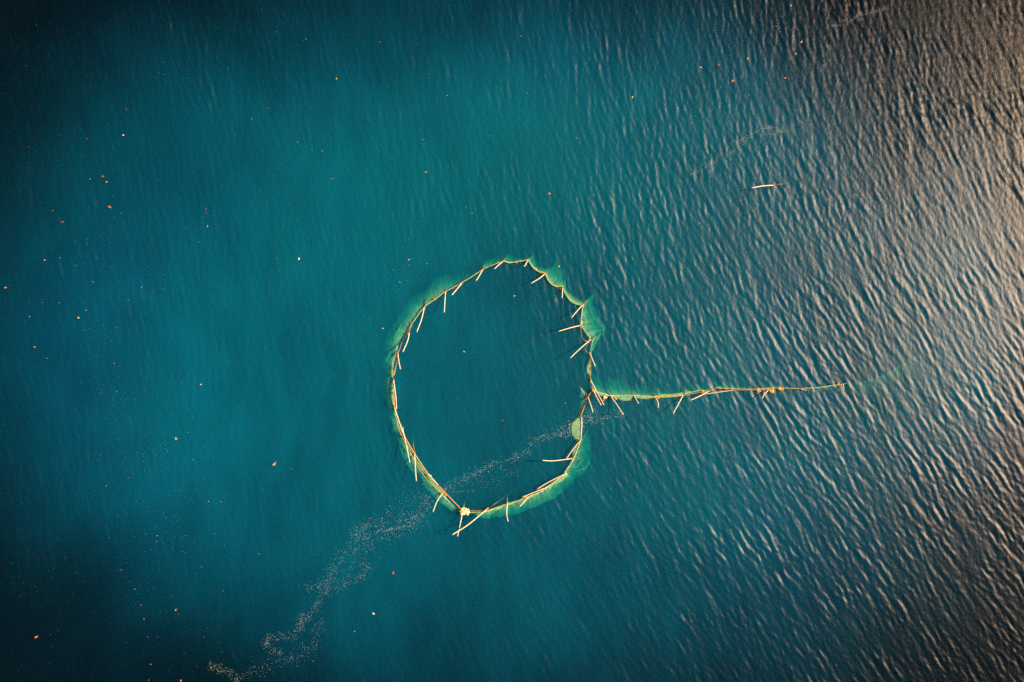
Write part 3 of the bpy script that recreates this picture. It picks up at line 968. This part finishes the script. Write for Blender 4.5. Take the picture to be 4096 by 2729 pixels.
q = MB()
lumps(q, P(2414, 1597, 0.06), 8, 10, 991, 0.5, 1.4, math.radians(35))
deb = q.build('debris_clump', M_rust)
tag(deb, 'mottled raft of rust weed and white foam crumbs under the start of the leader net', 'debris')
q = MB()
lumps(q, P(2420, 1590, 0.13), 8, 12, 1203, 0.5, 1.2, math.radians(35))
o = q.build('foam_crumbs', M_white, None)
o.parent = deb

# ------------------------------------------------------------------ drifting leaves
LEAF = [  # x, y, half length px, angle deg, material, label
    (1099, 1856, 10, 60, M_tan, 'crumpled tan leaf with ragged points, largest leaf left of the ring'),
    (705, 1755, 8, -35, M_tan, 'curled tan leaf drifting in the middle of the left water'),
    (1573, 2291, 9, 35, M_leaf_ru, 'dark rust torn leaf below the foam trail'),
    (149, 2547, 8.5, 20, M_leaf_or, 'orange brown leaf in the lower left corner'),
    (441, 828, 8, -30, M_leaf_ru, 'large rust leaf on the upper left water'),
    (412, 706, 5.5, -20, M_leaf_ru, 'rust leaf close above a round orange leaf at upper left'),
    (427, 728, 5, 10, M_leaf_or, 'round orange leaf just below a rust one at upper left'),
    (494, 541, 5, -40, M_leaf_ye, 'bright yellow leaf alone in the dark upper left water'),
    (250, 888, 4.5, -10, M_leaf_ru, 'small rust leaf left of the large rust leaf'),
    (2931, 324, 9, 15, M_leaf_ru, 'ragged rust leaf with several points, largest leaf at upper right'),
    (2991, 236, 6, 70, M_leaf_or, 'orange leaf above and right of the ragged rust leaf'),
    (2875, 260, 4.5, 0, M_leaf_ru, 'small rust leaf above and left of the ragged rust leaf'),
    (2804, 270, 4, 0, M_leaf_ye, 'small yellow orange leaf at upper right, leftmost of its cluster'),
    (3183, 216, 5.5, 80, M_leaf_ru, 'rust leaf among the grey streaks below an orange sliver'),
    (3206, 169, 5.5, 50, M_leaf_or, 'orange sliver of a leaf above a rust leaf at upper right'),
    (3141, 313, 5, 10, M_leaf_or, 'orange leaf at the edge of the glare right of the ragged rust leaf'),
    (3164, 24, 5, 0, M_leaf_or, 'orange leaf at the very top edge of the water in view'),
    (1347, 315, 4.5, 80, M_leaf_or, 'orange leaf on turquoise water at the upper centre left'),
    (1704, 689, 4.5, -25, M_leaf_or, 'orange leaf above the ring on the turquoise water'),
    (2198, 775, 5.5, 0, M_leaf_or, 'pale orange square leaf above the right side of the ring'),
    (2530, 390, 5, 80, M_leaf_ye, 'yellow leaf among the first grey streaks at the upper centre'),
    (1636, 1039, 4.5, -15, M_leaf_or, 'orange leaf just outside the upper left of the ring'),
    (2236, 1066, 4, 10, M_leaf_ye, 'yellow leaf just outside the scalloped net at upper right of the ring'),
    (2058, 1184, 4, 0, M_leaf_pa, 'pale yellow leaf floating alone in the upper ring'),
    (1857, 1407, 4, -10, M_leaf_pa, 'pale pink leaf floating alone near the middle of the ring'),
    (23, 1151, 5.5, 0, M_leaf_or, 'round orange leaf touching the left edge of the view'),
    (181, 1041, 4.5, 0, M_leaf_or, 'round pale orange leaf at the left, above the round one at the edge'),
    (315, 1272, 5.5, 0, M_leaf_ye, 'long yellow leaf lying level in the left water'),
    (140, 1388, 4.5, 0, M_leaf_or, 'level orange red leaf in the left water below the yellow one'),
    (1495, 2454, 7, -35, M_leaf_pa, 'pale pink twig like leaf in the lower centre'),
    (704.5, 2440, 5, 70, M_leaf_or, 'orange leaf with a smaller one right below it, in the lower left'),
    (725, 2722, 6, 50, M_leaf_or, 'orange red leaf at the bottom edge of the view'),
    (1197, 1036, 5.5, 70, M_leaf_pa, 'pale leaf left of the ring above a smaller speck'),
    (1532, 1314, 3.5, 0, M_leaf_pa, 'small pale leaf just outside the left net'),
    (831, 905, 4, 80, M_leaf_or, 'orange leaf left of the turquoise patch'),
    (804, 1538, 4, 0, M_leaf_pa, 'whitish leaf in the left water between ring and edge'),
]
TINY = [(507, 438), (349, 555), (362, 717), (212, 843), (1069, 434), (1007, 476), (1192, 570), (1249, 598), (1290, 604), (825, 837), (826, 853), (1330, 715),
        (1224, 158), (486, 854), (3104, 107), (3117, 129), (3153, 237), (2995, 381), (2865, 665), (2781, 466), (2800, 894), (241, 1031), (303, 1061), (373, 1128),
        (568, 1151), (468, 1312), (345, 1242), (458, 1454), (795, 968), (188, 1433), (238, 1212), (171, 1211), (118, 1267), (772, 1838), (515, 1912), (426, 1944),
        (467, 1567), (1165, 1877), (835, 2006), (884, 2007), (858, 2134), (630, 2143), (627, 2166), (437, 2151), (1037, 2215), (486, 2280), (807, 2269), (540, 2357),
        (564, 2419), (715, 2457), (577, 2476), (591, 2547), (816, 2548), (604, 2657), (596, 2720), (894, 2364), (1419, 2526), (1253, 2644), (1638, 1060), (1600, 1129),
        (1709, 1055), (2108, 373), (1789, 383), (2305, 553), (1521, 169), (2084, 145), (1691, 560), (1864, 830), (1888, 853), (2373, 781), (1958, 544), (2262, 1613), (2010, 1683)]


def leaf_mesh(half, seed, ragged):
    rr_ = random.Random(seed)
    L = half * MPP
    n = 10
    top, ring = [], []
    for i in range(n):
        th = 6.283 * i / n
        s = rr_.uniform(0.75, 1.15) if not ragged else rr_.choice((0.5, 0.75, 1.05, 1.3))
        ring.append((L * s * math.cos(th), L * 0.62 * s * math.sin(th), 0.035 + L * 0.22 * abs(math.sin(th)) * rr_.uniform(0.3, 1)))
    v = [(0, 0, 0.03)] + ring + [(0, 0, 0.015)] + [(x, y, z - 0.012) for x, y, z in ring]
    f = []
    for i in range(n):
        j = (i + 1) % n
        f.append((0, 1 + i, 1 + j))
        f.append((n + 1, n + 2 + j, n + 2 + i))
        f.append((1 + i, n + 2 + i, n + 2 + j, 1 + j))
    me = bpy.data.meshes.new('leaf')
    me.from_pydata(v, [], f)
    me.update()
    return me


def floated(x, y, dz=0.01):
    p = P(x, y, 0)
    return (p.x, p.y, wz(p.x, p.y) + dz)


for k, (x, y, hl, ang, mm, lab) in enumerate(LEAF):
    o = link('floating_leaf', leaf_mesh(hl * 0.85, 40 + k, hl > 7), mm)
    o.location = floated(x, y)
    o.rotation_euler = (0, 0, math.radians(ang))
    tag(o, lab, 'leaf', 'leaves drifting on the water')
tm = [leaf_mesh(1.6, 900 + k, False) for k in range(3)]
tmm = [M_leaf_or, M_leaf_ru, M_leaf_ye]
for k in range(3): tm[k].materials.append(tmm[k])
for k, (x, y) in enumerate(TINY):
    o = link('leaf_fleck', tm[k % 3])
    o.location = floated(x, y)
    o.rotation_euler = (0, 0, k * 1.1)
    tag(o, 'tiny orange leaf fleck adrift on the open water, one of many', 'leaf', 'tiny leaf flecks on the water')

# ------------------------------------------------------------------ foam
fv, ff = [], []


def fleck(x, y, s, rot=0.0, asp=1.0, hgt=0.4):
    c = floated(x, y, 0.0)
    b = len(fv)
    R = s * MPP * 0.47
    n = 6
    for k in range(n):
        th = 6.283 * k / n
        j = 0.8 + 0.35 * random.random()
        u, v_ = R * j * asp * math.cos(th), R * j / asp * math.sin(th)
        fv.append((c[0] + u * math.cos(rot) - v_ * math.sin(rot), c[1] + u * math.sin(rot) + v_ * math.cos(rot), c[2] - 0.004))
    fv.append((c[0], c[1], c[2] + R * hgt + 0.01))
    for k in range(n):
        ff.append((b + k, b + (k + 1) % n, b + n))


def trail(pts, width, count, s0, s1, clump=0.5):
    count, s0, s1 = int(count * 3.3), s0 * 0.5, s1 * 0.72
    base_ = resample(pts, 200)
    for _ in range(count):
        t = random.random()
        p = base_[int(t * 199)]
        d = base_[min(199, int(t * 199) + 2)] - base_[max(0, int(t * 199) - 2)]
        d = d / (np.linalg.norm(d) + 1e-6)
        side = random.gauss(0, width) + 7 * noise.noise(Vector((t * len(pts) * 1.5, 1.7, width)))
        q_ = p + np.array([-d[1], d[0]]) * side
        # flecks draw out into strands along the trail, with thin spots between
        g = noise.noise(Vector((t * len(pts) * 1.1, side * 0.16, 3.3))) + 0.6 * noise.noise(Vector((q_[0] * 0.045, q_[1] * 0.045, 9.1)))
        if random.random() > 0.42 + 1.3 * g * clump: continue
        s = s0 + (s1 - s0) * random.random() ** 3
        fleck(q_[0], q_[1], s, random.uniform(0, 3.14), random.uniform(1, 1.4))


trail([(2330, 1690), (2240, 1722), (2150, 1765), (2060, 1832), (1990, 1858), (1900, 1892), (1820, 1930), (1755, 1965)], 11, 1000, 0.7, 2.8)
trail([(2370, 1660), (2330, 1690), (2280, 1712), (2230, 1728)], 16, 500, 0.7, 3.0)
trail([(2070, 1880), (2000, 1905), (1900, 1945), (1800, 1968), (1760, 2000)], 14, 300, 0.6, 2.0)
trail([(1720, 1990), (1690, 2040), (1640, 2085), (1560, 2108), (1480, 2115), (1400, 2145)], 16, 800, 0.7, 2.6)
trail([(1740, 1965), (1660, 1990), (1560, 2060), (1480, 2080), (1430, 2120)], 20, 500, 0.5, 2.0)
trail([(1700, 2060), (1620, 2120), (1540, 2140), (1450, 2165), (1390, 2200), (1340, 2240), (1330, 2290), (1260, 2345), (1225, 2362)], 16, 800, 0.6, 2.2)
trail([(1450, 2250), (1480, 2275), (1450, 2305), (1400, 2325), (1340, 2360), (1300, 2368), (1280, 2400), (1262, 2440), (1205, 2470), (1190, 2530)], 10, 700, 0.6, 2.2)
trail([(1500, 2180), (1440, 2220), (1370, 2300), (1300, 2330)], 22, 400, 0.5, 1.8)
trail([(1200, 2455), (1230, 2480), (1200, 2510), (1185, 2540), (1100, 2545), (1062, 2570), (1075, 2595), (1130, 2620)], 10, 520, 0.6, 2.2)
trail([(1290, 2480), (1270, 2500), (1250, 2580), (1180, 2620), (1120, 2650), (1020, 2680), (970, 2720)], 16, 520, 0.5, 2.0)
trail([(835, 2655), (880, 2680), (930, 2700), (965, 2729)], 10, 320, 0.6, 2.2)
trail([(2500, 1665), (2440, 1655), (2390, 1672), (2360, 1700)], 12, 320, 0.7, 2.6)
trail([(2380, 1610), (2360, 1640), (2385, 1665)], 14, 160, 0.6, 2.2)


def cloud(cx, cy, sx, sy, count, s0=0.4, s1=1.6, rot=0.0, asp=1.2):
    for _ in range(count):
        fleck(random.gauss(cx, sx), random.gauss(cy, sy), 0.8 * s0 + 0.75 * (s1 - s0) * random.random() ** 4, rot, asp)


cloud(1620, 1090, 60, 70, 130)
cloud(430, 1420, 70, 160, 170, rot=0.1, asp=1.6)
cloud(520, 1720, 90, 160, 260, rot=0.1, asp=1.6)
cloud(760, 1900, 90, 150, 190)
cloud(580, 2050, 110, 170, 260, rot=0.4, asp=1.6)
cloud(620, 2380, 120, 130, 220, rot=0.5, asp=1.5)
cloud(180, 2300, 110, 130, 120, rot=0.5, asp=1.7)
cloud(420, 1000, 60, 70, 90, rot=-0.2, asp=1.6)
cloud(620, 1190, 40, 80, 60)
cloud(1700, 560, 160, 90, 110)
cloud(2100, 560, 140, 90, 150)
cloud(2300, 420, 120, 120, 110)
cloud(3050, 250, 110, 160, 240)
cloud(2890, 460, 90, 90, 120)
cloud(660, 290, 50, 40, 40)
cloud(1100, 120, 120, 60, 40)
cloud(1150, 700, 200, 200, 110)
cloud(820, 2600, 120, 90, 90, rot=0.6, asp=1.5)
for _ in range(450):
    fleck(random.uniform(0, 3300), random.uniform(0, 2729), random.uniform(0.4, 0.9), random.uniform(0, 3), 1.3)
mb = MB()
mb.v, mb.f = fv, ff
foam = mb.build('foam', M_foam)
tag(foam, 'white foam flecks trailing from the ring mouth to the lower left', 'foam', kind='stuff')

fv, ff = [], []
for pts, wd, ct in [
    ([(2760, 695), (2860, 645), (2905, 600), (2960, 555), (3030, 525), (3080, 512), (3130, 530)], 9, 1500),
    ([(2900, 625), (2960, 580), (3030, 545), (3110, 530)], 7, 700),
    ([(3060, 512), (3140, 525), (3200, 505), (3250, 488)], 11, 1000),
    ([(3280, 290), (3308, 240), (3318, 190), (3300, 140), (3325, 100), (3380, 95), (3440, 62), (3560, 35)], 10, 2000),
]:
    trail(pts, wd * 0.65, ct * 1.8, 0.9, 1.6, clump=0.9)
mb = MB()
mb.v, mb.f = fv, ff
sl = mb.build('foam_line', M_slick)
tag(sl, 'thin wavering foam line on the grey water at upper right', 'foam', kind='stuff')
